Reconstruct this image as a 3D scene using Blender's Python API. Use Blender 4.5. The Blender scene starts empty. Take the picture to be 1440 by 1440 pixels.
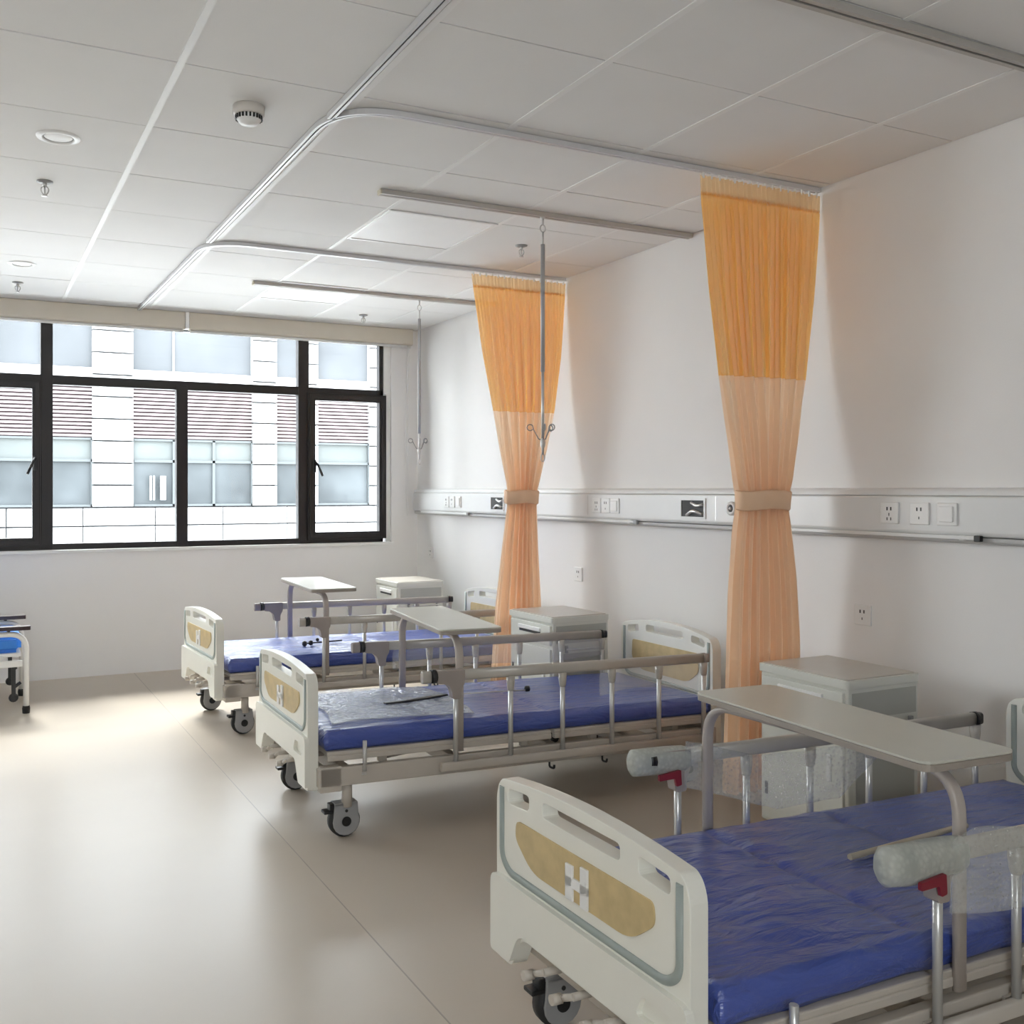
import bpy, bmesh, math, random
from mathutils import Vector, Matrix, noise
random.seed(7)
PI = math.pi
R = math.radians
SC = bpy.context.scene
COL = SC.collection

# ------------------------------------------------------------------ materials
def new_mat(name):
    m = bpy.data.materials.new(name); m.use_nodes = True
    nt = m.node_tree; nt.nodes.clear()
    out = nt.nodes.new('ShaderNodeOutputMaterial')
    return m, nt, out

def pbr(name, col, rough=.5, metal=0, var=.04, scale=8, bump=0, bscale=60, spec=.5, coat=0, trans=0):
    m, nt, out = new_mat(name)
    b = nt.nodes.new('ShaderNodeBsdfPrincipled')
    nt.links.new(b.outputs[0], out.inputs[0])
    b.inputs['Roughness'].default_value = rough
    b.inputs['Metallic'].default_value = metal
    b.inputs['Specular IOR Level'].default_value = spec
    b.inputs['Coat Weight'].default_value = coat
    tc = nt.nodes.new('ShaderNodeTexCoord')
    n = nt.nodes.new('ShaderNodeTexNoise'); n.inputs['Scale'].default_value = scale; n.inputs['Detail'].default_value = 4
    nt.links.new(tc.outputs['Object'], n.inputs['Vector'])
    r = nt.nodes.new('ShaderNodeValToRGB')
    lo = [max(0, c * (1 - var)) for c in col]; hi = [min(1, c * (1 + var)) for c in col]
    r.color_ramp.elements[0].color = (*lo, 1); r.color_ramp.elements[1].color = (*hi, 1)
    r.color_ramp.elements[0].position = .3; r.color_ramp.elements[1].position = .7
    nt.links.new(n.outputs['Fac'], r.inputs[0]); nt.links.new(r.outputs[0], b.inputs['Base Color'])
    if bump:
        n2 = nt.nodes.new('ShaderNodeTexNoise'); n2.inputs['Scale'].default_value = bscale; n2.inputs['Detail'].default_value = 3
        nt.links.new(tc.outputs['Object'], n2.inputs['Vector'])
        bp = nt.nodes.new('ShaderNodeBump'); bp.inputs['Strength'].default_value = bump; bp.inputs['Distance'].default_value = .01
        nt.links.new(n2.outputs['Fac'], bp.inputs['Height']); nt.links.new(bp.outputs[0], b.inputs['Normal'])
    return m

M = {}
M['wall'] = pbr('wall_paint', (.82, .81, .80), .6, var=.015, scale=2, bump=.04, bscale=150, spec=.3)
M['ceil'] = pbr('ceiling_tile', (.79, .785, .775), .8, var=.015, scale=3, bump=.05, bscale=200, spec=.2)
M['tbar'] = pbr('ceiling_grid_bar', (.82, .82, .81), .5, var=.01)
M['gap'] = pbr('ceiling_gap', (.28, .27, .26), .9)
M['floor'] = pbr('vinyl_floor', (.51, .45, .38), .30, var=.03, scale=1.4, bump=.015, bscale=40, spec=.2)
M['seam'] = pbr('floor_seam', (.33, .29, .25), .4)
M['winframe'] = pbr('brown_aluminium', (.012, .009, .009), .42, var=.1)
M['black'] = pbr('black_plastic', (.012, .012, .013), .4, var=.1)
M['cream'] = pbr('cream_abs', (.78, .77, .70), .32, var=.015, spec=.5)
M['creamdk'] = pbr('grey_green_groove', (.30, .34, .32), .4)
M['insert'] = pbr('tan_wood_insert', (.56, .43, .22), .4, var=.12, scale=20)
M['white'] = pbr('white_plastic', (.80, .80, .79), .35, var=.01)
M['frame'] = pbr('beige_coated_steel', (.50, .455, .40), .38, var=.03)
M['rail'] = pbr('champagne_rail', (.47, .44, .395), .32, var=.03, metal=.15)
M['brak'] = pbr('brown_grey_bracket', (.33, .29, .265), .45, var=.06)
M['post'] = pbr('silver_post', (.62, .62, .61), .28, metal=.55, var=.02)
M['pole'] = pbr('grey_pole_tube', (.40, .40, .41), .3, metal=.2, var=.02)
M['castor'] = pbr('grey_castor', (.30, .30, .30), .4, var=.04)
M['rubber'] = pbr('black_rubber', (.02, .02, .02), .6)
M['tabletop'] = pbr('table_board', (.56, .55, .48), .3, var=.03, scale=5)
M['tableedge'] = pbr('table_edge', (.33, .29, .25), .4)
M['tableleg'] = pbr('table_leg_tube', (.46, .41, .37), .33, var=.03)
M['cab'] = pbr('cabinet_abs', (.67, .675, .62), .38, var=.015)
M['cabdk'] = pbr('cabinet_recess', (.42, .425, .39), .45, var=.02)
M['cabtop'] = pbr('cabinet_top', (.50, .47, .42), .3, var=.05, scale=6)
M['dark'] = pbr('dark_slot', (.03, .03, .03), .6)
M['panel'] = pbr('wall_panel_white', (.73, .735, .73), .35, var=.01)
M['alum'] = pbr('aluminium', (.62, .61, .60), .32, metal=.6, var=.02)
M['channel'] = pbr('panel_channel_grey', (.50, .50, .49), .45, var=.01)
M['track'] = pbr('track_white', (.66, .66, .67), .35, metal=.2, var=.02)
M['ivrail'] = pbr('infusion_rail_grey', (.46, .44, .41), .4, var=.03)
M['blind'] = pbr('blind_cream', (.66, .61, .52), .7, var=.02)
M['blue'] = pbr('blue_vinyl', (.03, .22, .72), .3, var=.04)
M['maroon'] = pbr('dark_armrest', (.03, .012, .016), .35)
M['tan'] = pbr('rod_beige', (.52, .47, .36), .4)
M['red'] = pbr('red_tag', (.22, .02, .035), .4)
M['facade'] = pbr('facade_white_panel', (.34, .345, .35), .7, var=.01, spec=.05)
M['fjoint'] = pbr('facade_joint', (.055, .055, .06), .8)
M['louver'] = pbr('facade_louver', (.21, .18, .185), .6, var=.08, spec=.05)
M['louverdk'] = pbr('facade_louver_back', (.08, .06, .065), .8, spec=.05)
M['fglass'] = pbr('facade_glass', (.052, .058, .062), .25, var=.35, scale=.9, spec=.03)
M['fglasslt'] = pbr('facade_glass_pale', (.080, .088, .088), .3, var=.15, scale=.8, spec=.03)
M['fglassup'] = pbr('facade_glass_upper', (.062, .066, .071), .3, var=.16, scale=.7, spec=.03)
M['fframe'] = pbr('facade_window_frame', (.045, .052, .055), .7)
M['ground'] = pbr('paving', (.55, .54, .52), .8)
M['led'] = pbr('light_diffuser', (.90, .90, .90), .5, var=.005)
M['sensor'] = pbr('detector_white', (.62, .585, .54), .4)

def film(name, col, alpha, rough, vor, bump):
    m, nt, out = new_mat(name)
    t = nt.nodes.new('ShaderNodeBsdfTransparent')
    b = nt.nodes.new('ShaderNodeBsdfPrincipled')
    b.inputs['Base Color'].default_value = (*col, 1); b.inputs['Roughness'].default_value = rough
    mix = nt.nodes.new('ShaderNodeMixShader'); mix.inputs[0].default_value = alpha
    tc = nt.nodes.new('ShaderNodeTexCoord')
    if vor:
        v = nt.nodes.new('ShaderNodeTexVoronoi'); v.inputs['Scale'].default_value = vor
        nt.links.new(tc.outputs['Object'], v.inputs['Vector'])
        bp = nt.nodes.new('ShaderNodeBump'); bp.inputs['Strength'].default_value = bump; bp.inputs['Distance'].default_value = .006
        bp.invert = True
        nt.links.new(v.outputs['Distance'], bp.inputs['Height']); nt.links.new(bp.outputs[0], b.inputs['Normal'])
        mr = nt.nodes.new('ShaderNodeMapRange'); mr.inputs[1].default_value = 0; mr.inputs[2].default_value = .6
        mr.inputs[3].default_value = alpha + .06; mr.inputs[4].default_value = max(0, alpha - .06)
        nt.links.new(v.outputs['Distance'], mr.inputs[0]); nt.links.new(mr.outputs[0], mix.inputs[0])
    nt.links.new(t.outputs[0], mix.inputs[1]); nt.links.new(b.outputs[0], mix.inputs[2]); nt.links.new(mix.outputs[0], out.inputs[0])
    return m
M['bubble'] = film('bubble_wrap_film', (.80, .81, .78), .26, .3, 95, .35)
M['thinfilm'] = film('thin_clear_film', (.85, .85, .84), .16, .25, 0, 0)
M['bubblethick'] = film('bubble_wrap_bundle', (.64, .67, .61), .62, .3, 75, .5)
M['silver'] = film('silvery_bubble_sheet', (.74, .79, .86), .42, .14, 40, 1.0)

def glass_mat():
    m, nt, out = new_mat('window_glass')
    t = nt.nodes.new('ShaderNodeBsdfTransparent'); t.inputs[0].default_value = (.97, .985, .98, 1)
    g = nt.nodes.new('ShaderNodeBsdfGlossy'); g.inputs['Roughness'].default_value = .02
    lw = nt.nodes.new('ShaderNodeFresnel'); lw.inputs[0].default_value = 1.25
    mix = nt.nodes.new('ShaderNodeMixShader')
    nt.links.new(lw.outputs[0], mix.inputs[0]); nt.links.new(t.outputs[0], mix.inputs[1]); nt.links.new(g.outputs[0], mix.inputs[2])
    nt.links.new(mix.outputs[0], out.inputs[0])
    return m
M['glass'] = glass_mat()

def cloth(name, col, alpha=1.0, transl=.35, weave=0):
    m, nt, out = new_mat(name)
    d = nt.nodes.new('ShaderNodeBsdfDiffuse'); t = nt.nodes.new('ShaderNodeBsdfTranslucent')
    tc = nt.nodes.new('ShaderNodeTexCoord')
    n = nt.nodes.new('ShaderNodeTexNoise'); n.inputs['Scale'].default_value = 5; n.inputs['Detail'].default_value = 6
    nt.links.new(tc.outputs['Object'], n.inputs['Vector'])
    r = nt.nodes.new('ShaderNodeValToRGB')
    r.color_ramp.elements[0].color = (*[c * .94 for c in col], 1); r.color_ramp.elements[1].color = (*[min(1, c * 1.06) for c in col], 1)
    nt.links.new(n.outputs['Fac'], r.inputs[0])
    nt.links.new(r.outputs[0], d.inputs[0]); nt.links.new(r.outputs[0], t.inputs[0])
    mx = nt.nodes.new('ShaderNodeMixShader'); mx.inputs[0].default_value = transl
    nt.links.new(d.outputs[0], mx.inputs[1]); nt.links.new(t.outputs[0], mx.inputs[2])
    if alpha < 1:
        tr = nt.nodes.new('ShaderNodeBsdfTransparent'); m2 = nt.nodes.new('ShaderNodeMixShader'); m2.inputs[0].default_value = alpha
        nt.links.new(tr.outputs[0], m2.inputs[1]); nt.links.new(mx.outputs[0], m2.inputs[2]); mx = m2
    nt.links.new(mx.outputs[0], out.inputs[0])
    return m
M['cloth'] = cloth('peach_curtain_cloth', (.96, .76, .57), 1, .5)
M['mesh'] = cloth('orange_curtain_mesh', (.94, .57, .18), .88, .5)
M['tie'] = pbr('peach_tieback', (.80, .54, .355), .8, var=.03)
M['header'] = cloth('tan_curtain_header', (.84, .64, .40), 1, .45)

def mattress_mat():
    m, nt, out = new_mat('blue_mattress_plastic')
    b = nt.nodes.new('ShaderNodeBsdfPrincipled'); nt.links.new(b.outputs[0], out.inputs[0])
    b.inputs['Roughness'].default_value = .3; b.inputs['Coat Weight'].default_value = .5; b.inputs['Coat Roughness'].default_value = .16
    tc = nt.nodes.new('ShaderNodeTexCoord'); mp = nt.nodes.new('ShaderNodeMapping')
    mp.inputs['Scale'].default_value = (2.2, 9, 9); mp.inputs['Rotation'].default_value = (0, 0, .25)
    nt.links.new(tc.outputs['Object'], mp.inputs[0])
    n = nt.nodes.new('ShaderNodeTexNoise'); n.inputs['Scale'].default_value = 2.2; n.inputs['Detail'].default_value = 5; n.inputs['Distortion'].default_value = 1.2
    nt.links.new(mp.outputs[0], n.inputs['Vector'])
    r = nt.nodes.new('ShaderNodeValToRGB')
    r.color_ramp.elements[0].color = (.045, .072, .29, 1); r.color_ramp.elements[1].color = (.075, .12, .42, 1)
    nt.links.new(n.outputs['Fac'], r.inputs[0]); nt.links.new(r.outputs[0], b.inputs['Base Color'])
    bp = nt.nodes.new('ShaderNodeBump'); bp.inputs['Strength'].default_value = .75; bp.inputs['Distance'].default_value = .025
    nt.links.new(n.outputs['Fac'], bp.inputs['Height']); nt.links.new(bp.outputs[0], b.inputs['Normal'])
    nt.links.new(bp.outputs[0], b.inputs['Coat Normal'])
    return m
M['mattress'] = mattress_mat()

# ------------------------------------------------------------------ mesh helpers
def BM(): return bmesh.new()

def box(bm, x0, x1, y0, y1, z0, z1, mi=0, T=None):
    vs = [bm.verts.new((x, y, z)) for x in (x0, x1) for y in (y0, y1) for z in (z0, z1)]
    if T: 
        for v in vs: v.co = T @ v.co
    for f in ((0, 1, 3, 2), (4, 6, 7, 5), (0, 4, 5, 1), (2, 3, 7, 6), (0, 2, 6, 4), (1, 5, 7, 3)):
        fc = bm.faces.new([vs[i] for i in f]); fc.material_index = mi
    return vs

def ring_sweep(bm, pts, prof, up=Vector((0, 0, 1)), closed=False, cap=True, mi=0, smooth=True):
    """sweep a 2D profile (a: side, b: up) along pts"""
    pts = [Vector(p) for p in pts]; n = len(pts); rings = []
    prev = None
    for i, p in enumerate(pts):
        if closed: t = (pts[(i + 1) % n] - pts[i - 1])
        elif i == 0: t = pts[1] - p
        elif i == n - 1: t = p - pts[i - 1]
        else: t = (pts[i + 1] - p).normalized() + (p - pts[i - 1]).normalized()
        t.normalize()
        if prev is None:
            u = up - t * up.dot(t)
            if u.length < 1e-4: u = Vector((0, 1, 0)) - t * t.y
        else:
            u = prev - t * prev.dot(t)
        u.normalize(); prev = u; s = t.cross(u)
        rings.append([bm.verts.new(p + s * a + u * b) for a, b in prof])
    m = len(prof)
    for i in range(n if closed else n - 1):
        A, B = rings[i], rings[(i + 1) % n]
        for k in range(m):
            f = bm.faces.new((A[k], A[(k + 1) % m], B[(k + 1) % m], B[k])); f.material_index = mi; f.smooth = smooth
    if cap and not closed:
        for q in (rings[0][::-1], rings[-1]):
            try: f = bm.faces.new(q); f.material_index = mi
            except ValueError: pass

def circ(r, n=10, r2=None):
    r2 = r if r2 is None else r2
    return [(r * math.cos(2 * PI * k / n), r2 * math.sin(2 * PI * k / n)) for k in range(n)]

def rrect(w, h, r, seg=3):
    out = []
    for cx, cy, a0 in ((w / 2 - r, h / 2 - r, 0), (-w / 2 + r, h / 2 - r, PI / 2), (-w / 2 + r, -h / 2 + r, PI), (w / 2 - r, -h / 2 + r, 1.5 * PI)):
        for k in range(seg + 1):
            a = a0 + PI / 2 * k / seg; out.append((cx + r * math.cos(a), cy + r * math.sin(a)))
    return out

def tube(bm, pts, r, n=10, closed=False, mi=0, r2=None, up=Vector((0, 0, 1))):
    ring_sweep(bm, pts, circ(r, n, r2), up, closed, True, mi)

def bend(pts, rad, seg=6):
    """round the inner corners of a polyline"""
    pts = [Vector(p) for p in pts]; out = [pts[0]]
    for i in range(1, len(pts) - 1):
        a, b, c = pts[i - 1], pts[i], pts[i + 1]
        d1 = (a - b).normalized(); d2 = (c - b).normalized()
        r = min(rad, (a - b).length * .49, (c - b).length * .49)
        p0, p2 = b + d1 * r, b + d2 * r
        for k in range(seg + 1):
            t = k / seg; out.append(p0 * (1 - t) ** 2 + b * 2 * t * (1 - t) + p2 * t * t)
    out.append(pts[-1]); return out

def lathe(bm, prof, c=(0, 0, 0), axis='Z', n=24, mi=0, T=None, cap=True):
    """prof: (radius, height) list"""
    rings = []
    for r, h in prof:
        ring = []
        for k in range(n):
            a = 2 * PI * k / n; x, y = r * math.cos(a), r * math.sin(a)
            p = {'Z': (x, y, h), 'X': (h, x, y), 'Y': (y, h, x)}[axis]
            v = Vector(p) + Vector(c)
            ring.append(bm.verts.new(T @ v if T else v))
        rings.append(ring)
    for A, B in zip(rings, rings[1:]):
        for k in range(n):
            f = bm.faces.new((A[k], A[(k + 1) % n], B[(k + 1) % n], B[k])); f.material_index = mi; f.smooth = True
    for q, rr in ((rings[0][::-1], prof[0][0]), (rings[-1], prof[-1][0])):
        if cap and rr > 1e-5:
            f = bm.faces.new(q); f.material_index = mi

def rpoly(pts, rad, seg=5):
    """round all corners of a closed 2D polygon; rad scalar or list"""
    n = len(pts); out = []
    for i in range(n):
        r0 = rad[i] if isinstance(rad, (list, tuple)) else rad
        a, b, c = Vector(pts[i - 1]), Vector(pts[i]), Vector(pts[(i + 1) % n])
        if r0 <= 0: out.append(tuple(b)); continue
        d1, d2 = (a - b), (c - b)
        r = min(r0, d1.length * .49, d2.length * .49)
        p0, p2 = b + d1.normalized() * r, b + d2.normalized() * r
        for k in range(seg + 1):
            t = k / seg; q = p0 * (1 - t) ** 2 + b * 2 * t * (1 - t) + p2 * t * t; out.append((q.x, q.y))
    return out

def plate(bm, outer, holes, fn, t0, t1, mi=0):
    """extrude a 2D polygon with holes; fn(a, b, t) -> 3D"""
    tmp = bmesh.new(); edges = []
    for loop in [outer] + list(holes):
        vs = [tmp.verts.new((a, b, 0)) for a, b in loop]
        for i in range(len(vs)): edges.append(tmp.edges.new((vs[i - 1], vs[i])))
    bmesh.ops.triangle_fill(tmp, use_beauty=True, use_dissolve=False, edges=edges)
    tmp.verts.index_update()
    for t, flip in ((t0, True), (t1, False)):
        base = [bm.verts.new(fn(v.co.x, v.co.y, t)) for v in tmp.verts]
        for f in tmp.faces:
            idx = [v.index for v in f.verts]
            fc = bm.faces.new([base[i] for i in (idx[::-1] if flip else idx)]); fc.material_index = mi
        if flip: lo = base
        else: hi = base
    for e in tmp.edges:
        if len(e.link_faces) == 1:
            i, j = e.verts[0].index, e.verts[1].index
            fc = bm.faces.new((lo[i], lo[j], hi[j], hi[i])); fc.material_index = mi
    tmp.free()
    bmesh.ops.recalc_face_normals(bm, faces=bm.faces[:])

def obj(name, bm, mats, parent=None, loc=None, bevel=0, seg=2, recalc=True):
    if recalc: bmesh.ops.recalc_face_normals(bm, faces=bm.faces[:])
    me = bpy.data.meshes.new(name); bm.to_mesh(me); bm.free()
    for m in (mats if isinstance(mats, (list, tuple)) else [mats]): me.materials.append(M[m] if isinstance(m, str) else m)
    o = bpy.data.objects.new(name, me); COL.objects.link(o)
    if parent: o.parent = parent
    if loc is not None: o.location = loc
    if bevel:
        b = o.modifiers.new('Bevel', 'BEVEL'); b.width = bevel; b.segments = seg; b.limit_method = 'ANGLE'; b.angle_limit = R(40)
    return o

def tag(o, label, cat, group=None, kind=None):
    o['label'] = label; o['category'] = cat
    if group: o['group'] = group
    if kind: o['kind'] = kind
    return o

def thing(name, label, cat, loc=(0, 0, 0), rz=0, group=None):
    o = bpy.data.objects.new(name, None); COL.objects.link(o); o.empty_display_size = .1
    o.location = loc; o.rotation_euler = (0, 0, rz)
    return tag(o, label, cat, group)

def struct(name, bm, m, parent=None, bevel=0):
    o = obj(name, bm, m, parent, bevel=bevel)
    if parent is None: o['kind'] = 'structure'
    return o

def copy_tree(o, parent=None):
    c = o.copy(); COL.objects.link(c)
    if parent: c.parent = parent
    for ch in list(o.children): copy_tree(ch, c)
    return c

def dup(o, label, loc, rz=0):
    c = copy_tree(o); c['label'] = label; c.location = loc; c.rotation_euler = (0, 0, rz); return c

# ------------------------------------------------------------------ room
CH = 2.70; WX = 3.40; WY = 7.61; LX = -2.8; BY = -1.6
b = BM(); box(b, LX - .2, WX + .2, BY - .2, WY + .25, -.2, 0)
# welded vinyl seams
for x in (-2.40, -.65, 1.10): box(b, x - .002, x + .002, BY, WY, -.001, .0006, 1)
struct('floor', b, ['floor', 'seam'])

# ceiling: 600 mm tiles in a grid; wide bars run towards the window
b = BM()
box(b, LX - .2, WX + .2, BY - .2, WY + .25, CH + .008, CH + .2, 2)
gx = [.598 + .6 * k for k in range(-6, 6)]; gy = [3.154 + .6 * k for k in range(-8, 9)]
xs = [LX] + [x for x in gx if LX < x < WX] + [WX]; ys = [BY] + [y for y in gy if BY < y < WY - .1] + [WY]
lights = [(2, 2), (2, 5)]           # (column, row) of the recessed light panels
for i in range(len(xs) - 1):
    for j in range(len(ys) - 1):
        x0, x1, y0, y1 = xs[i], xs[i + 1], ys[j], ys[j + 1]
        if any(abs(x0 - (.598 + .6 * c)) < .01 and abs(y0 - (3.154 + .6 * r)) < .01 for c, r in lights): continue
        dz = random.uniform(-.0008, .0008)
        box(b, x0 + .004, x1 - .004, y0 + .003, y1 - .003, CH + dz, CH + .009, 0)
for x in xs[1:-1]: box(b, x - .012, x + .012, BY, WY, CH - .0022, CH + .004, 1)
struct('ceiling', b, ['ceil', 'tbar', 'gap'])

b = BM(); box(b, WX, WX + .2, BY - .2, WY + .25, 0, CH + .008); struct('wall_right', b, 'wall')
b = BM(); box(b, LX - .2, LX, BY - .2, WY + .25, 0, CH + .008); struct('wall_left', b, 'wall')
RX0, RX1, RZ0, RZ1 = -1.4, .1, 1.05, 2.1  # unseen opening added behind the camera to let in fill daylight
b = BM()
for q in ((LX, RX0, 0, CH + .008), (RX1, WX, 0, CH + .008), (RX0, RX1, 0, RZ0), (RX0, RX1, RZ1, CH + .008)): box(b, q[0], q[1], BY - .2, BY, q[2], q[3])
struct('wall_back', b, 'wall')
b = BM()
plate(b, [(RX0, RZ0), (RX1, RZ0), (RX1, RZ1), (RX0, RZ1)], [[(RX0 + .05, RZ0 + .05), (-.64, RZ0 + .05), (-.64, RZ1 - .05), (RX0 + .05, RZ1 - .05)], [(-.56, RZ0 + .05), (RX1 - .05, RZ0 + .05), (RX1 - .05, RZ1 - .05), (-.56, RZ1 - .05)]], lambda a, c, t: (a, t, c), BY - .13, BY - .07)
fill_win = struct('added_fill_window', b, 'winframe')  # made-up rear window, there only to brighten the near half
for x0, x1 in ((RX0 + .04, -.63), (-.57, RX1 - .04)):
    b = BM(); box(b, x0, x1, BY - .103, BY - .097, RZ0 + .04, RZ1 - .04); obj('pane', b, 'glass', fill_win)
# window wall with one wide opening
WL_, WR_, WB_, WT_ = -2.45, 3.165, .925, 2.62
b = BM()
for q in ((LX, WL_, 0, CH + .008), (WR_, WX, 0, CH + .008), (WL_, WR_, 0, WB_), (WL_, WR_, WT_, CH + .008)): box(b, q[0], q[1], WY, WY + .25, q[2], q[3])
struct('wall_window', b, 'wall')
b = BM(); box(b, WL_ - .02, WR_ + .02, WY - .018, WY + .06, WB_ - .022, WB_ + .002); struct('trim_1', b, 'white', bevel=.003)

# window: brown aluminium frame, fixed lights and inward opening casements
win = bpy.data.objects.new('window_1', None); COL.objects.link(win); win['kind'] = 'structure'
FY0, FY1 = WY + .045, WY + .115
k = (WY + .045) / 7.606
ZT = 2.155
cols = [(-2.4, -1.95), (-1.95, -1.05), (-1.05, -.13), (-.13, .503), (.503, 1.46), (1.46, 2.42), (2.42, 3.10)]
b = BM()
def mull(x, w, z0=WB_, z1=WT_, bm=None): box(b if bm is None else bm, x - w / 2, x + w / 2, FY0 - .003, FY1 + .002, z0 - .002, z1 + .002)
box(b, WL_, WR_ - .055, FY0, FY1, WB_, WB_ + .045); box(b, WL_, WR_ - .055, FY0, FY1, WT_ - .05, WT_)
for s0, s1 in ((WL_, -1.08), (-1.02, .46), (.546, 2.37), (2.46, WR_ - .06)): pass
box(b, WL_, WR_ - .055, FY0, FY1, ZT - .034, ZT + .034)
mull(.503, .082); mull(2.42, .088); mull(-.15, .08); mull(-1.95, .08)
mull(1.46, .085, WB_, ZT); mull(-1.05, .085, WB_, ZT)
box(b, WL_, WL_ + .05, FY0, FY1, WB_, WT_); box(b, 3.075, 3.11, FY0, FY1, WB_, WT_)
obj('window_frame', b, 'winframe', win, bevel=.003)
# white reveal strip at the right jamb
b = BM(); box(b, 3.11, WR_, WY + .03, WY + .14, ZT, WT_); box(b, 3.13, WR_, WY + .03, WY + .14, WB_, ZT); obj('jamb_strip', b, 'white', win)
def pane(x0, x1, z0, z1, y=WY + .08, par=None):
    b = BM(); box(b, x0, x1, y - .003, y + .003, z0, z1); return obj('pane', b, 'glass', par or win)
for x0, x1 in ((.544, 2.376), (2.464, 3.075), (-.11, .462), (-1.91, -.19), (WL_ + .05, -1.99)): pane(x0, x1, ZT + .034, WT_ - .05)
for x0, x1 in ((.544, 1.418), (1.502, 2.376), (-1.91, -1.09), (-1.01, -.19), (WL_ + .05, -1.99)): pane(x0, x1, WB_ + .045, ZT - .034)
def casement(x0, x1, hx, flip):
    b = BM(); z0, z1 = WB_ + .03, ZT - .01; w = .062
    plate(b, [(x0, z0), (x1, z0), (x1, z1), (x0, z1)], [[(x0 + w, z0 + w), (x1 - w, z0 + w), (x1 - w, z1 - w), (x0 + w, z1 - w)]], lambda a, c, t: (a, t, c), FY0 - .022, FY0 + .035)
    # inner bead step
    plate(b, [(x0 + .014, z0 + .014), (x1 - .014, z0 + .014), (x1 - .014, z1 - .014), (x0 + .014, z1 - .014)],
          [[(x0 + .046, z0 + .046), (x1 - .046, z0 + .046), (x1 - .046, z1 - .046), (x0 + .046, z1 - .046)]], lambda a, c, t: (a, t, c), FY0 - .03, FY0 - .02)
    s = obj('sash', b, 'winframe', win, bevel=.003)
    b = BM(); box(b, x0 + w, x1 - w, FY0 + .008, FY0 + .014, z0 + w, z1 - w); obj('pane', b, 'glass', s)
    b = BM(); box(b, hx - .012, hx + .012, FY0 - .048, FY0 - .022, 1.50, 1.60)
    d = .055 if flip else -.055
    tube(b, [(hx, FY0 - .055, 1.585), (hx + d * .3, FY0 - .075, 1.56), (hx + d, FY0 - .08, 1.47)], .01, 8)
    obj('handle', b, 'black', s, bevel=.002)
casement(2.452, 3.13, 2.50, True)
casement(-.13, .468, .425, False)

# roller blinds above the window
def blind(x0, x1, label):
    t = thing('roller_blind', label, 'blind', ((x0 + x1) / 2, WY, 2.62), 0, 'roller blinds over the window')
    h = (x1 - x0) / 2; b = BM()
    prof = rpoly([(-.075, -.052), (-.005, -.052), (-.005, .078), (-.075, .078)], [.02, .002, .002, .01])
    plate(b, prof, [], lambda a, c, tt: (tt, a, c), -h, h); obj('cassette', b, 'blind', t)
    b = BM(); tube(b, [(-h + .01, -.04, -.062), (h - .01, -.04, -.062)], .010, 8, r2=.012); obj('bottom_bar', b, 'white', t)
    return t
t = blind(-1.4, 1.46, 'long cream roller blind rolled up above the left and middle window panes')
t2 = blind(1.492, 3.33, 'cream roller blind rolled up at the right end of the window, with a pull chain')
b = BM()
tube(b, [(.875, -.05, -.03), (.875, -.03, -.6), (.880, -.02, -1.25), (.885, -.02, -1.46), (.892, -.02, -1.475), (.900, -.02, -1.46), (.897, -.03, -.6), (.892, -.05, -.03)], .0028, 6)
obj('pull_chain', b, 'white', t2)
b = BM(); box(b, 1.463, 1.489, WY - .080, WY - .002, 2.572, 2.696); tag(obj('bright_gap_strip', b, 'led', bevel=.002), 'white strip added for the bright gap between the two roller blinds', 'light gap strip')  # pale strip imitates the bright daylight gap between the blinds

# ------------------------------------------------------------------ building across the courtyard
bld = thing('building', 'pale office building with louvre bands seen through the window', 'building', (3.6, 19, -.5))
def bpart(name, mats, fn, par=None):
    b = BM(); fn(b)
    return obj(name, b, mats, par or bld)
def at(b, x0, x1, y0, y1, z0, z1, mi=0): box(b, x0 - 3.6, x1 - 3.6, y0 - 19, y1 - 19, z0 + .5, z1 + .5, mi)
bays = [(-7.6, -5.6), (-4.9, -2.9), (-2.2, .02), (.32, 2.02), (2.73, 4.98), (5.45, 6.11), (6.30, 7.42), (8.1, 10.2), (10.9, 13.0)]
piers = [(-8.3, -7.6)] + [(a[1], c[0]) for a, c in zip(bays, bays[1:])] + [(13.0, 13.7)]
bpart('wall_core', 'fjoint', lambda b: at(b, -8.3, 13.7, 19.14, 20, -.5, 7.0))
def base(b):
    x = -8.3
    while x < 13.7:
        for z0, z1 in ((-.5, .30), (.31, .69), (.70, 1.03)): at(b, x + .012, min(x + 1.27, 13.7) - .012, 19, 19.15, z0 + .01, z1 - .01)
        x += 1.27
bpart('base_panels', 'facade', base)
for x0, x1 in piers:
    def pier(b, x0=x0, x1=x1):
        z = 1.04
        while z < 6.6:
            at(b, x0, x1, 18.97, 19.15, z + .016, z + .389); z += .405
    bpart('pier', 'facade', pier)
def spandrel(b):
    for x0, x1 in bays: at(b, x0, x1, 19, 19.15, 3.30, 3.55); at(b, x0, x1, 19, 19.15, 4.62, 6.8)
bpart('spandrel', 'facade', spandrel)
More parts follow.
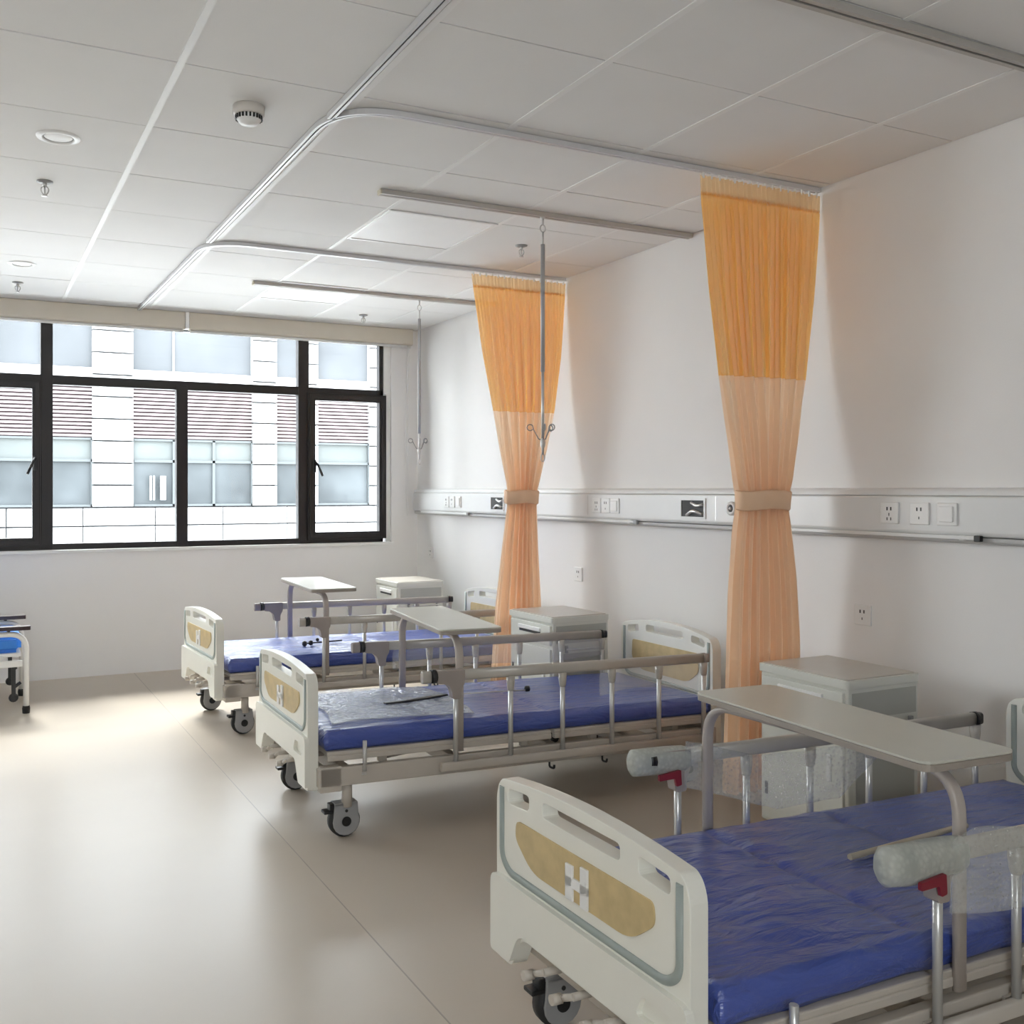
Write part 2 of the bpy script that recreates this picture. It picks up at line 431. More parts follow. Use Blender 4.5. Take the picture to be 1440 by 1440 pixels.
for x0, x1 in bays:
    def lv(b, x0=x0, x1=x1):
        at(b, x0, x1, 19.12, 19.14, 2.3, 3.3, 1)
        for k in range(14):
            z = 2.33 + k * .07
            at(b, x0, x1, 19.02, 19.08, z, z + .035)
    bpart('louvre_band', ['louver', 'louverdk'], lv)
    n = max(1, round((x1 - x0) / .8)); xm = [x0 + (x1 - x0) * q / n for q in range(n + 1)]
    def wf(b, x0=x0, x1=x1, xm=xm):
        for z0, z1 in ((1.05, 1.09), (1.87, 1.92), (2.27, 2.31)): at(b, x0, x1, 19.04, 19.12, z0, z1)
        for x in xm: at(b, x - .025, x + .025, 19.04, 19.12, 1.05, 2.3)
    f = bpart('window', 'fframe', wf)
    bpart('pane', ['fglass', 'fglasslt'], lambda b, x0=x0, x1=x1: (at(b, x0, x1, 19.10, 19.13, 1.05, 1.89), at(b, x0, x1, 19.10, 19.13, 1.90, 2.3, 1)), f)
    def uf(b, x0=x0, x1=x1, xm=xm):
        for z0, z1 in ((3.55, 3.59), (4.58, 4.62)): at(b, x0, x1, 19.04, 19.12, z0, z1)
        for x in xm[1::2]: at(b, x - .015, x + .015, 19.06, 19.12, 3.55, 4.6)
    f = bpart('window', 'facade', uf)
    bpart('pane', 'fglassup', lambda b, x0=x0, x1=x1: at(b, x0, x1, 19.10, 19.13, 3.56, 4.61), f)
def dh(b):
    for x in (3.03, 3.09, 3.22): at(b, x, x + (.03 if x < 3.2 else .10), 18.98, 19.03, 1.17, 1.62)
bpart('door_handle', 'facade', dh)
b = BM(); box(b, -14, 20, WY + .25, 19.1, -.75, -.5); struct('ground', b, 'ground')

# ------------------------------------------------------------------ ceiling fittings
for (c, r), lb in zip(lights[:2], ('flat white square ceiling light panel beside the infusion rail of the middle bed', 'flat white square ceiling light panel nearest the window')):
    t = thing('ceiling_light', lb, 'ceiling light', (.898 + .6 * c, 3.454 + .6 * r, CH), 0, 'square ceiling light panels')
    b = BM(); plate(b, [(-.297, -.297), (.297, -.297), (.297, .297), (-.297, .297)], [[(-.28, -.28), (.28, -.28), (.28, .28), (-.28, .28)]], lambda a, cc, tt: (a, cc, tt), -.006, .008); obj('frame', b, 'white', t)
    b = BM(); box(b, -.282, .282, -.282, .282, -.002, .008); obj('diffuser', b, 'led', t)
def downlight(x, y, label):
    t = thing('downlight', label, 'ceiling light', (x, y, CH), 0, 'round downlights')
    b = BM(); lathe(b, [(.056, .001), (.056, -.004), (.062, -.007), (.078, -.004), (.080, .001)], n=36, cap=False); obj('ring', b, 'white', t)
    b = BM(); lathe(b, [(.050, -.001), (.048, -.002), (0.0005, -.0022)], n=36, cap=False); obj('lamp_lens', b, 'led', t)
    b = BM(); lathe(b, [(.056, -.0006), (.050, -.0012)], n=36, cap=False); obj('baffle', b, 'castor', t)
downlight(.305, 4.024, 'round white recessed downlight left of the smoke detector')
downlight(.283, 6.373, 'small round recessed downlight near the window blind')

t = thing('smoke_detector', 'round white smoke detector with dark vents on the ceiling', 'smoke detector', (.879, 3.409, CH))
b = BM(); lathe(b, [(.055, 0), (.055, -.028), (.050, -.034)], n=32); obj('base', b, 'sensor', t)
b = BM(); lathe(b, [(.044, -.030), (.043, -.046), (.030, -.062), (.0005, -.066)], n=32); obj('sensor_head', b, 'white', t)
b = BM()
for q in range(22):
    a = 2 * PI * q / 22; T = Matrix.Rotation(a, 4, 'Z'); box(b, .0425, .0475, -.0032, .0032, -.048, -.032, 0, T)
obj('vent_slots', b, 'black', t)

def sprinkler(x, y, label):
    t = thing('sprinkler_head', label, 'sprinkler', (x, y, CH), 0, 'ceiling sprinkler heads')
    b = BM(); lathe(b, [(.034, .001), (.034, -.004), (.018, -.010)], n=20); obj('escutcheon', b, 'castor', t)
    b = BM(); tube(b, [(0, 0, -.005), (0, 0, -.022)], .009, 8)
    for s in (-1, 1): tube(b, bend([(0, 0, -.02), (s * .017, 0, -.03), (s * .013, 0, -.05), (0, 0, -.062)], .012), .003, 6)
    tube(b, [(0, 0, -.022), (0, 0, -.058)], .0035, 6); obj('frame_arms', b, 'alum', t)
    b = BM(); lathe(b, [(.004, -.058), (.014, -.063), (.014, -.065), (.004, -.066)], n=12); obj('deflector', b, 'alum', t)
sprinkler(.296, 4.625, 'brass-grey sprinkler head below the nearer round downlight')
sprinkler(.283, 6.953, 'small sprinkler head on the ceiling just above the left window blind')
sprinkler(2.719, 4.686, 'sprinkler head on the ceiling beside the nearer hanging infusion pole')
sprinkler(2.716, 7.088, 'small sprinkler head on the ceiling near the right end of the window')

# curtain tracks: C channel
def track(pts, label, rad=.24):
    p = bend(pts, rad, 14); b = BM()
    prof = [(-.013, .0), (-.013, -.020), (-.003, -.020), (-.003, -.017), (-.010, -.017), (-.010, -.003), (.010, -.003), (.010, -.017), (.003, -.017), (.003, -.020), (.013, -.020), (.013, .0)]
    ring_sweep(b, [(x, y, CH - .0025) for x, y in p], prof, smooth=False)
    # dark slot inside
    ring_sweep(b, [(x, y, CH - .0175) for x, y in p], [(-.009, -.0002), (.009, -.0002), (.009, .0012), (-.009, .0012)], smooth=False, mi=1)
    tag(obj('curtain_track', b, ['track', 'black']), label, 'curtain track', 'ceiling curtain tracks')
track([(1.125, 7.525), (1.145, 5.29), (3.39, 5.29)], 'white L-shaped ceiling curtain track around the bed by the window')
track([(1.150, 5.30), (1.145, 3.215), (3.39, 3.215)], 'white curved ceiling curtain track around the middle bed', .26)
track([(1.155, 3.34), (1.145, 1.10), (3.39, 1.10)], 'straight white ceiling curtain track coming in at the top of the picture')

def ivrail(y, x0, label):
    t = thing('infusion_rail', label, 'ceiling rail', ((x0 + 3.39) / 2, y, CH), 0, 'ceiling infusion rails')
    h = (3.39 - x0) / 2; b = BM()
    prof = [(-.02, .0), (-.02, -.022), (-.005, -.022), (-.005, -.018), (-.016, -.018), (-.016, -.003), (.016, -.003), (.016, -.018), (.005, -.018), (.005, -.022), (.02, -.022), (.02, .0)]
    ring_sweep(b, [(-h, 0, -.0025), (h, 0, -.0025)], prof, smooth=False); obj('channel', b, 'ivrail', t)
    b = BM(); box(b, -h - .006, -h + .002, -.021, .021, -.026, -.0025); obj('end_cap', b, 'tan', t, bevel=.002)
ivrail(4.085, 1.645, 'grey straight infusion rail on the ceiling over the middle bed')
ivrail(6.24, 1.64, 'grey straight infusion rail on the ceiling over the bed by the window')
ivrail(1.975, 1.645, 'dark-edged infusion rail on the ceiling at the top right corner')

def ivpole(x, y, zmid, zbot, label):
    t = thing('infusion_pole', label, 'infusion pole', (x, y, zbot - .17), 0, 'hanging infusion poles')
    z = lambda v: v - (zbot - .17)
    b = BM(); tube(b, [(0, 0, z(2.682)), (0, 0, z(2.64))], .006, 8); lathe(b, [(.003, z(2.683)), (.013, z(2.683)), (.013, z(2.672)), (.003, z(2.668))], n=12)
    pts = [(.014 * math.sin(2 * PI * q / 14), 0, z(2.622) + .018 * math.cos(2 * PI * q / 14)) for q in range(14)]
    tube(b, pts, .0032, 6, closed=True); tube(b, [(0, 0, z(2.606)), (0, 0, z(2.54))], .005, 8); obj('hanger_hook', b, 'alum', t)
    b = BM(); tube(b, [(0, 0, z(2.545)), (0, 0, z(zmid))], .0105, 12); obj('outer_tube', b, 'pole', t)
    b = BM(); tube(b, [(0, 0, z(zmid)), (0, 0, z(zbot - .06))], .0072, 10); obj('inner_rod', b, 'alum', t)
    for q, (ang, s) in enumerate(((20, 1), (160, 1), (250, .8), (300, .8))):
        a = R(ang); dx, dy = math.cos(a), math.sin(a); b = BM()
        p = [(0, 0, -.06), (dx * .02 * s, dy * .02 * s, -.055)]
        p += [(dx * .045 * s, dy * .045 * s, -.01)]
        for kk in range(11):
            th = R(150 - kk * 30); rr = .015
            p.append((dx * (.062 * s + rr * math.cos(th)), dy * (.062 * s + rr * math.cos(th)), .0 + rr * math.sin(th)))
        tube(b, [(px, py, z(zbot) + pz) for px, py, pz in p], .0028, 6); obj('curled_hook', b, 'castor', t)
    b = BM(); lathe(b, [(.004, z(zbot - .05)), (.012, z(zbot - .055)), (.012, z(zbot - .085)), (.006, z(zbot - .1)), (.006, z(zbot - .13))], n=12)
    pts = [(.010 * math.sin(2 * PI * q / 12), 0, z(zbot - .145) + .018 * math.cos(2 * PI * q / 12)) for q in range(12)]
    tube(b, pts, .003, 6, closed=True); obj('lower_joint', b, 'alum', t)
ivpole(2.49, 4.085, 1.93, 1.66, 'long white hanging infusion pole in front of the far orange curtain')
ivpole(2.806, 6.24, 1.75, 1.70, 'thin hanging infusion pole beside the right edge of the window')

# ------------------------------------------------------------------ curtains
def curtain(y, keys, thick, label, seed):
    """keys: (z, x_left, x_right)"""
    rnd = random.Random(seed); ph = [rnd.uniform(0, 6.28) for _ in range(6)]
    zt = 2.664
    t = thing('privacy_curtain', label, 'curtain', ((keys[0][1] + keys[0][2]) / 2, y, 0), 0, 'orange privacy curtains')
    cx0 = t.location.x
    def lerp(z, i):
        for a, c in zip(keys, keys[1:]):
            if a[0] >= z >= c[0]:
                q = (a[0] - z) / (a[0] - c[0]); q = q if i < 3 else q
                return a[i] + (c[i] - a[i]) * q
        return keys[-1][i] if z < keys[-1][0] else keys[0][i]
    def depth(z):
        ks = [(2.70, .012), (2.45, .022), (1.85, .040), (1.36, .052), (1.27, .052), (.9, .06), (.05, .07)]
        for a, c in zip(ks, ks[1:]):
            if a[0] >= z >= c[0]: return a[1] + (c[1] - a[1]) * (a[0] - z) / (a[0] - c[0])
        return .03
    NS = 360
    def sheet(z0, z1, nz, off=0, amp=1):
        b = BM(); rows = []
        for j in range(nz + 1):
            z = z0 + (z1 - z0) * j / nz
            xl, xr = lerp(z, 1), lerp(z, 2); c, h = (xl + xr) / 2, (xr - xl) / 2; d = depth(z) * amp
            w1 = min(1, max(0, (z - 1.6) / .9))           # fine pleats near the top
            row = []
            for i in range(NS + 1):
                s = i / NS * 2 - 1
                env = math.sqrt(max(0, 1 - (s * .93) ** 2)) * .75 + .25
                fine = math.sin(27 * PI * s + ph[0] + .9 * math.sin(5 * s + ph[3]))
                q1 = 7 * PI * s + ph[1] + 1.3 * math.sin(4 * s + ph[2]) + .25 * math.sin(2.2 * z + ph[5])
                big = 1.5 * abs(math.sin(q1 / 2)) ** .75 - .9 + .22 * math.sin(17 * PI * s + ph[4] + .8 * z)
                big = -big
                yy = d * env * (w1 * (.55 * fine + .45 * big) + (1 - w1) * big)
                xx = c + h * (s + .035 * (1 - w1) * math.cos(q1) * (1 - abs(s)))
                row.append(b.verts.new((xx - cx0, yy + off, z)))
            rows.append(row)
        for A, B in zip(rows, rows[1:]):
            for i in range(NS):
                f = b.faces.new((A[i], A[i + 1], B[i + 1], B[i])); f.smooth = True
        return b
    def solid(o, th):
        s = o.modifiers.new('Solidify', 'SOLIDIFY'); s.thickness = th; s.offset = 0
        return o
    obj('mesh_panel', sheet(2.60, 1.84, 26), 'mesh', t, recalc=False)
    obj('header_band', sheet(zt, 2.585, 4), 'header', t, recalc=False)
    obj('drape', sheet(1.842, keys[-1][0], 60), 'cloth', t, recalc=False)
    # tie back: closed band around the gathered cloth
    b = BM(); rings = []
    for z in (1.356, 1.35, 1.315, 1.28, 1.274):
        xl, xr = lerp(z, 1), lerp(z, 2); c, h = (xl + xr) / 2 - cx0, (xr - xl) / 2 + .006; d = .066
        g = 0 if 1.275 < z < 1.355 else -.006
        rings.append([b.verts.new((c + (h + g) * math.cos(a), (d + g) * math.sin(a) + .004 * math.sin(7 * a), z + .004 * math.sin(3 * a))) for a in [2 * PI * q / 48 for q in range(48)]])
    for A, B in zip(rings, rings[1:]):
        for q in range(48):
            f = b.faces.new((A[q], A[(q + 1) % 48], B[(q + 1) % 48], B[q])); f.smooth = True
    solid(obj('tieback', b, 'tie', t), .002)
    n = 16
    for q in range(n):
        b = BM()
        x = keys[0][1] + (keys[0][2] - keys[0][1]) * (q + .5) / n - cx0
        box(b, x - .004, x + .004, -.003, .003, 2.655, 2.681); obj('hook', b, 'white', t)
    return t
curtain(3.215, [(2.68, 2.717, 3.396), (2.55, 2.722, 3.392), (2.2, 2.765, 3.362), (1.84, 2.825, 3.318), (1.6, 2.875, 3.27), (1.40, 2.915, 3.225), (1.345, 2.928, 3.205), (1.28, 2.928, 3.198), (1.2, 2.915, 3.215), (1.0, 2.895, 3.245), (.72, 2.880, 3.268), (.08, 2.858, 3.27)], .06,
        'near orange mesh-top privacy curtain tied back in the middle, behind the nearest bedside cabinet', 3)
curtain(5.29, [(2.68, 2.718, 3.396), (2.55, 2.735, 3.390), (2.2, 2.79, 3.365), (1.86, 2.86, 3.318), (1.6, 2.91, 3.26), (1.40, 2.955, 3.20), (1.345, 2.963, 3.182), (1.28, 2.963, 3.178), (1.2, 2.952, 3.182), (1.0, 2.925, 3.19), (.66, 2.882, 3.212), (.08, 2.84, 3.225)], .06,
        'far orange mesh-top privacy curtain tied back in the middle, behind the hanging infusion pole', 11)

# ------------------------------------------------------------------ bed head wall panel
wp = thing('bed_head_panel', 'long white medical service panel with sockets running along the right wall', 'wall panel', (WX, 3.4, 1.27))
PX = -.058
def wl(y): return y - 3.4
Y0, Y1 = wl(-.6), wl(7.56)
def strip(name, prof, mat, y0=Y0, y1=Y1, par=None, **kw):
    b = BM(); plate(b, prof, [], lambda a, c, t: (a, t, c), y0, y1); return obj(name, b, mat, par or wp, **kw)
strip('body', rpoly([(0, -.085), (-.05, -.085), (PX, -.07), (PX, .062), (-.05, .066), (0, .066)], [0, .01, .004, .004, .002, 0]), 'panel')
strip('top_cover', rpoly([(0, .067), (-.052, .067), (-.046, .092), (0, .098)], [0, .006, .012, 0]), 'panel')
strip('lower_channel', rpoly([(0, -.112), (-.035, -.112), (-.045, -.104), (-.045, -.088), (0, -.0855)], [0, .004, .004, .004, 0]), 'channel')
F = (WX + PX) / WX     # scale from wall plane to panel face
def fy(y): return wl(y * F)
def fz(z): return 1.36 + (z - 1.36) * F - 1.27
def faceplate(yc, kind):
    y = fy(yc); z = fz(1.265); b = BM(); box(b, PX - .008, PX + .001, y - .043, y + .043, z - .043, z + .043)
    p = obj('switch_plate' if kind == 'switch' else 'socket', b, 'white', wp, bevel=.003)
    if kind == 'switch':
        b = BM(); box(b, PX - .014, PX - .007, y - .030, y + .030, z - .030, z + .030); obj('rocker', b, 'white', p, bevel=.003)
    else:
        b = BM()
        for dy in (-.009, .009): box(b, PX - .0088, PX - .0078, y + dy - .003, y + dy + .003, z + .010, z + .024)
        if kind == 'five':
            for dy, dz, rr in ((0, -.006, 0), (-.009, -.024, .5), (.009, -.024, -.5)):
                box(b, PX - .0088, PX - .0078, y + dy - .002, y + dy + .002, z + dz - .006, z + dz + .006)
        else:
            box(b, PX - .0088, PX - .0078, y - .002, y + .002, z - .022, z - .012)
        obj('socket_holes', b, 'black', p)
for yc, kd in ((2.845, 'five'), (2.703, 'three'), (2.580, 'switch'), (4.95, 'five'), (4.855, 'three'), (4.765, 'switch'), (7.03, 'five'), (6.93, 'three'), (6.82, 'switch')): faceplate(yc, kd)
def gas_port(yc, w):
    y = fy(yc); z = fz(1.262); b = BM(); h = w / 2
    plate(b, [(y - h - .012, z - .052), (y + h + .012, z - .052), (y + h + .012, z + .052), (y - h - .012, z + .052)], [[(y - h, z - .042), (y + h, z - .042), (y + h, z + .042), (y - h, z + .042)]], lambda a, c, t: (t, a, c), PX - .006, PX + .001)
    p = obj('gas_outlet_box', b, 'panel', wp)
    b = BM(); box(b, PX - .0015, PX + .0005, y - h, y + h, z - .042, z + .042); obj('opening', b, 'dark', p)
    b = BM()
    tube(b, bend([(PX - .004, y + h * .5, z - .036), (PX - .008, y, z - .01), (PX - .006, y - h * .9, z - .028)], .03), .009, 8)
    tube(b, bend([(PX - .004, y + h * .1, z + .03), (PX - .008, y - h * .4, z + .012), (PX - .006, y - h * .95, z + .02)], .03), .008, 8)
    obj('hose', b, 'alum', p)
gas_port(4.075, .175); gas_port(6.20, .175)
for yc in (3.782, 5.88):
    y = fy(yc); z = fz(1.267); b = BM(); lathe(b, [(.034, .001), (.034, -.008), (.026, -.012), (.020, -.012), (.018, -.006)], c=(PX, y, z), axis='X', n=28); p = obj('oxygen_outlet', b, 'white', wp)
    b = BM(); lathe(b, [(.0175, 0), (.0175, -.009)], c=(PX, y, z), axis='X', n=20); q = obj('outlet_core', b, 'dark', p)
    b = BM(); lathe(b, [(.008, 0), (.008, -.014), (.0005, -.015)], c=(PX, y, z), axis='X', n=16); obj('outlet_pin', b, 'alum', p)
b = BM()
for yc in (3.90, 5.05, 5.655, 6.02): box(b, PX - .0012, PX + .001, fy(yc) - .0015, fy(yc) + .0015, fz(1.206), fz(1.325))
obj('panel_joints', b, 'alum', wp)
for ya, yb in ((2.455, 3.75), (4.565, 5.62), (6.655, 7.5)):
    b = BM(); box(b, -.068, -.056, wl(ya * .985), wl(yb * .985), -.096, -.082); box(b, -.06, -.04, wl(ya * .985) + .05, wl(ya * .985) + .07, -.1, -.08)
    p = obj('equipment_rail', b, 'panel', wp, bevel=.002)
    b = BM(); box(b, -.071, -.053, wl(ya * .985) - .025, wl(ya * .985) + .002, -.102, -.079); obj('rail_end_cap', b, 'black' if ya < 3 else 'castor', p, bevel=.003)

def wall_socket(y, z, label):
    t = thing('wall_socket', label, 'socket', (WX, y, z), 0, 'sockets low on the right wall')
    b = BM(); box(b, -.009, .001, -.043, .043, -.043, .043); obj('plate', b, 'white', t, bevel=.003)
    b = BM()
    for dy in (-.010, .010): box(b, -.0096, -.0088, dy - .003, dy + .003, .008, .022)
    box(b, -.0096, -.0088, -.002, .002, -.02, -.010); obj('holes', b, 'black', t)
wall_socket(2.98, .83, 'white square wall socket above the nearest bedside cabinet')
wall_socket(5.148, .836, 'white wall socket right of the far orange curtain')
wall_socket(7.33, .843, 'white wall socket in the far corner beside the window wall')

# ------------------------------------------------------------------ hospital bed
TS = .0185
def tl(b, skip=0):
    for v in b.verts: v.co.z -= TS * v.co.x
    return b
LB = 1.968
def board(t, u0, th, zbase, face, name, AH):
    """face=-1: insert on the -u side"""
    zc = zbase
    W = .367
    arc = [(-W + .03 + (2 * W - .06) * q / 16, zc + AH * (1 - ((-1 + 2 * q / 16)) ** 2)) for q in range(17)]
    out = [(-W, zc - .045)] + [(-W + .012, zc - .015)] + arc + [(W - .012, zc - .015), (W, zc - .045)]
    out += [(W, .20), (W - .075, .20), (W - .12, .285), (-W + .12, .285), (-W + .075, .20), (-W, .20)]
    rr = [.02] * 2 + [.008] * 17 + [.02] * 2 + [.015, .015, .03, .03, .015, .015]
    def zarc(w): return zc + AH * (1 - (w / W) ** 2)
    def slot(w0, w1):
        return rpoly([(w0, zarc(w0) - .060), (w1, zarc(w1) - .060), (w1, zarc(w1) - .024), (w0, zarc(w0) - .024)], .014, 4)
    holes = [slot(-.15, .15), slot(-.31, -.21), slot(.21, .31)]
    b = BM(); plate(b, rpoly(out, rr, 3), holes, lambda a, c, q: (q, a, c), u0, u0 + th)
    p = obj(name, tl(b), 'cream', t, bevel=.007, seg=2)
    f = u0 if face < 0 else u0 + th
    d = -1 if face < 0 else 1
    # raised rim around the upper field
    b = BM()
    rim = bend([(f, -.338, zc - .02), (f, -.338, .455), (f, -.30, .425), (f, .30, .425), (f, .338, .455), (f, .338, zc - .02)], .05)
    ring_sweep(b, rim, circ(.010, 8, .006), up=Vector((d, 0, 0))); obj('groove', tl(b), 'creamdk', p)
    # skirt
    b = BM(); sk = [(-W - .008, .41), (W + .008, .41), (W + .008, .215), (W - .085, .215), (W - .13, .30), (-W + .13, .30), (-W + .085, .215), (-W - .008, .215)]
    hl = [rpoly([(-.33, .33), (-.22, .33), (-.24, .375), (-.33, .375)], .015)]
    plate(b, rpoly(sk, [.03, .03, .012, .012, .03, .03, .012, .012]), hl, lambda a, c, q: (q, a, c), *sorted((f + d * .014, f - d * .005)))
    obj('skirt', tl(b), 'cream', p, bevel=.005)
    b = BM(); ins = rpoly([(-.262, zc - .082), (.262, zc - .082), (.268, .52), (.19, .462), (-.19, .462), (-.268, .52)], [.015, .015, .02, .04, .04, .02])
    plate(b, ins, [], lambda a, c, q: (q, a, c), *sorted((f + d * .004, f - d * .002))); obj('insert_panel', tl(b), 'insert', p)
    return p, f, d, zc

def make_bed(label):
    t = thing('hospital_bed', label, 'bed', (0, 0, 0), 0, 'hospital beds along the right wall')
    p, f, d, zc = board(t, -.02, .043, .646, -1, 'footboard', .021)
    b = BM(); fx = sorted((f + d * .010, f + d * .003))
    for w0, w1, z0, z1 in ((-.045, -.018, .462, .55), (.012, .04, .462, .54), (-.045, .04, .492, .515)): box(b, fx[0], fx[1], w0, w1, z0, z1)
    obj('card_holder', tl(b), 'white', p, bevel=.002)
    board(t, LB - .02, .050, .694, -1, 'headboard', .036)
    # lower frame
    b = BM()
    for s in (-1, 1):
        box(b, .015, LB - .02, s * .378 - .016, s * .378 + .016, .215, .288)
        box(b, .022, .11, s * .372 - .022, s * .372 + .022, .195, .292)
    for u in (.05, .144, .62, 1.1, 1.5, 1.822, 1.93): box(b, u - .02, u + .02, -.37, .37, .225, .275)
    for u in (.30, .95, 1.30, 1.75):
        for s in (-1, 1): box(b, u - .018, u + .018, s * .33 - .012, s * .33 + .012, .28, .332)
    obj('base_frame', tl(b), 'frame', t, bevel=.004)
    b = BM()
    for u0, u1 in ((.055, .62), (.635, 1.06), (1.075, 1.93)):
        box(b, u0, u1, -.378, .378, .330, .347)
        for s in (-1, 1): box(b, u0, u1, s * .37 - .012, s * .37 + .012, .310, .332)
    obj('mattress_platform', tl(b), 'frame', t, bevel=.004)
    # lift links and screws under the platform
    b = BM()
    for u0, u1, w in ((.35, .9, -.2), (.35, .9, .2), (1.15, 1.7, .1), (1.15, 1.7, -.1)): tube(b, [(u0, w, .26), (u1, w, .318)], .012, 8)
    tube(b, [(.02, -.12, .275), (.9, -.12, .275)], .010, 8); tube(b, [(.02, .12, .275), (1.2, .12, .275)], .010, 8)
    obj('lift_linkage', tl(b), 'brak', t)
    for w in (-.12, .0, .12):
        b = BM(); tube(b, [(.01, w, .262), (-.035, w, .262)], .009, 8); tube(b, [(-.032, w, .262), (-.036, w + .045, .240)], .008, 8); tube(b, [(-.036, w + .045, .24), (-.062, w + .045, .24)], .012, 8)
        obj('crank_handle', tl(b), 'frame', t)
    for s in (-1, 1):
        b = BM(); tube(b, [(.20, s * .403, .27), (.20, s * .403, .385)], .009, 8); box(b, .19, .21, s * .39 - .006, s * .39 + .012, .25, .262); obj('pole_holder', tl(b), 'post', t)
        for u in (1.05, 1.32):
            b = BM(); tube(b, bend([(u, s * .38, .222), (u, s * .38, .19), (u + .018, s * .39, .185), (u + .018, s * .39, .20)], .012), .005, 6); obj('bag_hook', tl(b), 'black', t)
    # guard rails
    for s in (-1, 1):
        w = s * .414; zr = .643 - .024
        b = BM(); ring_sweep(b, [(.50, w, zr), (1.850, w, zr)], rrect(.028, .044, .011), smooth=True); g = obj('guard_rail', tl(b), 'rail', t)
        b = BM(); plate(b, rpoly([(.498, zr + .0225), (.622, zr + .0225), (.622, zr - .03), (.606, zr - .055), (.606, zr - .095), (.569, zr - .095), (.560, zr - .05), (.538, zr - .032), (.498, zr - .028)], [.004, .004, .01, .015, .01, .01, .02, .02, .01]), [], lambda a, c, q: (a, q, c), w - .017, w + .017); obj('hinge_bracket', tl(b), 'brak', g, bevel=.003)
        b = BM(); ring_sweep(b, [(.437, w, zr - .002), (.442, w, zr - .002), (.476, w, zr - .002)], rrect(.03, .05, .013)); obj('end_grip', tl(b), 'rail' if s < 0 else 'brak', g, bevel=.003)
        b = BM(); tube(b, [(.478, w, zr), (.498, w, zr)], .0275, 12); obj('release_collar', tl(b), 'black', g)
        b = BM(); tube(b, [(1.845, w, zr), (1.862, w, zr)], .024, 12); ring_sweep(b, [(1.855, w, zr), (1.881, w, zr)], rrect(.026, .04, .01)); obj('rail_end_joint', tl(b), 'black' if s > 0 else 'brak', g)
        for k in range(6):
            u = .588 + .2535 * k
            b = BM(); tube(b, [(u, w, .245), (u, w, zr - .02)], .0105, 10)
            pst = obj('rail_post', tl(b), 'post', g)
            if k:
                b = BM(); lathe(b, [(.012, -.062), (.014, -.055), (.0175, -.03), (.018, 0)], c=(u, w, zr - .018), n=12); obj('post_collar', tl(b), 'rail', pst)
        b = BM(); ring_sweep(b, [(.52, w + s * .004, .252), (1.90, w + s * .004, .252)], rrect(.022, .036, .006)); 
        for k in range(6): box(b, .588 + .2535 * k - .02, .588 + .2535 * k + .02, s * .393 - .01, s * .393 + .012, .236, .268)
        obj('lower_bar', tl(b), 'frame', g)
    # castors
    for u in (.144, 1.822):
        for s in (-1, 1):
            zz = .222 - TS * u; cu, cw = u - .008, s * .335
            b = BM(); tube(b, [(u, s * .352, .12), (u, s * .352, zz)], .021, 12); c = obj('castor_leg', b, 'frame', t)
            b = BM(); lathe(b, [(.040, -.019), (.0625, -.016), (.0635, 0), (.0625, .016), (.040, .019)], c=(cu, cw, .0635), axis='Y', n=32); obj('wheel', b, 'rubber', c)
            b = BM()
            for sd in (-1, 1):
                hx = [(.055 * math.cos(a), .055 * math.sin(a)) for a in [R(-200 + 20 * q) for q in range(12)]]
                out = [(cu + a + .003, .0635 + c2) for a, c2 in hx] + [(cu + .05, .135), (cu - .045, .135)]
                plate(b, out, [], lambda a, c2, q: (a, q, c2), *sorted((cw + sd * .020, cw + sd * .028)))
            box(b, cu - .044, cu + .05, cw - .028, cw + .028, .124, .136); obj('wheel_housing', b, 'castor', c, bevel=.003)
            b = BM(); lathe(b, [(.019, -.031), (.019, .031)], c=(cu + .003, cw, .0635), axis='Y', n=20); lathe(b, [(.006, -.030), (.006, .030)], c=(cu + .003, cw, .105), axis='Y', n=12); obj('axle_cap', b, 'black', c)
            b = BM(); box(b, cu - .085, cu - .04, cw - .022, cw + .022, .098, .110); box(b, cu - .062, cu - .038, cw - .018, cw + .018, .104, .134); obj('brake_pedal', b, 'black', c, bevel=.003)
    return t
beds = [((1.220, 5.783, 0), R(2.6), 'hospital bed under the window, farthest of the three'), ((1.191, 4.007, 0), R(-.7), 'middle hospital bed with cream footboard and tan insert, fully in view'), ((1.207, 1.799, 0), R(.2), 'nearest hospital bed at the lower right, guard rails wrapped in plastic')]
bed0 = make_bed(beds[1][2])
bed0.location = beds[1][0]; bed0.rotation_euler.z = beds[1][1]
dup(bed0, beds[0][2], beds[0][0], beds[0][1]); dup(bed0, beds[2][2], beds[2][0], beds[2][1])
# head ends of the low beds: a castor leg is lowered with the tilt

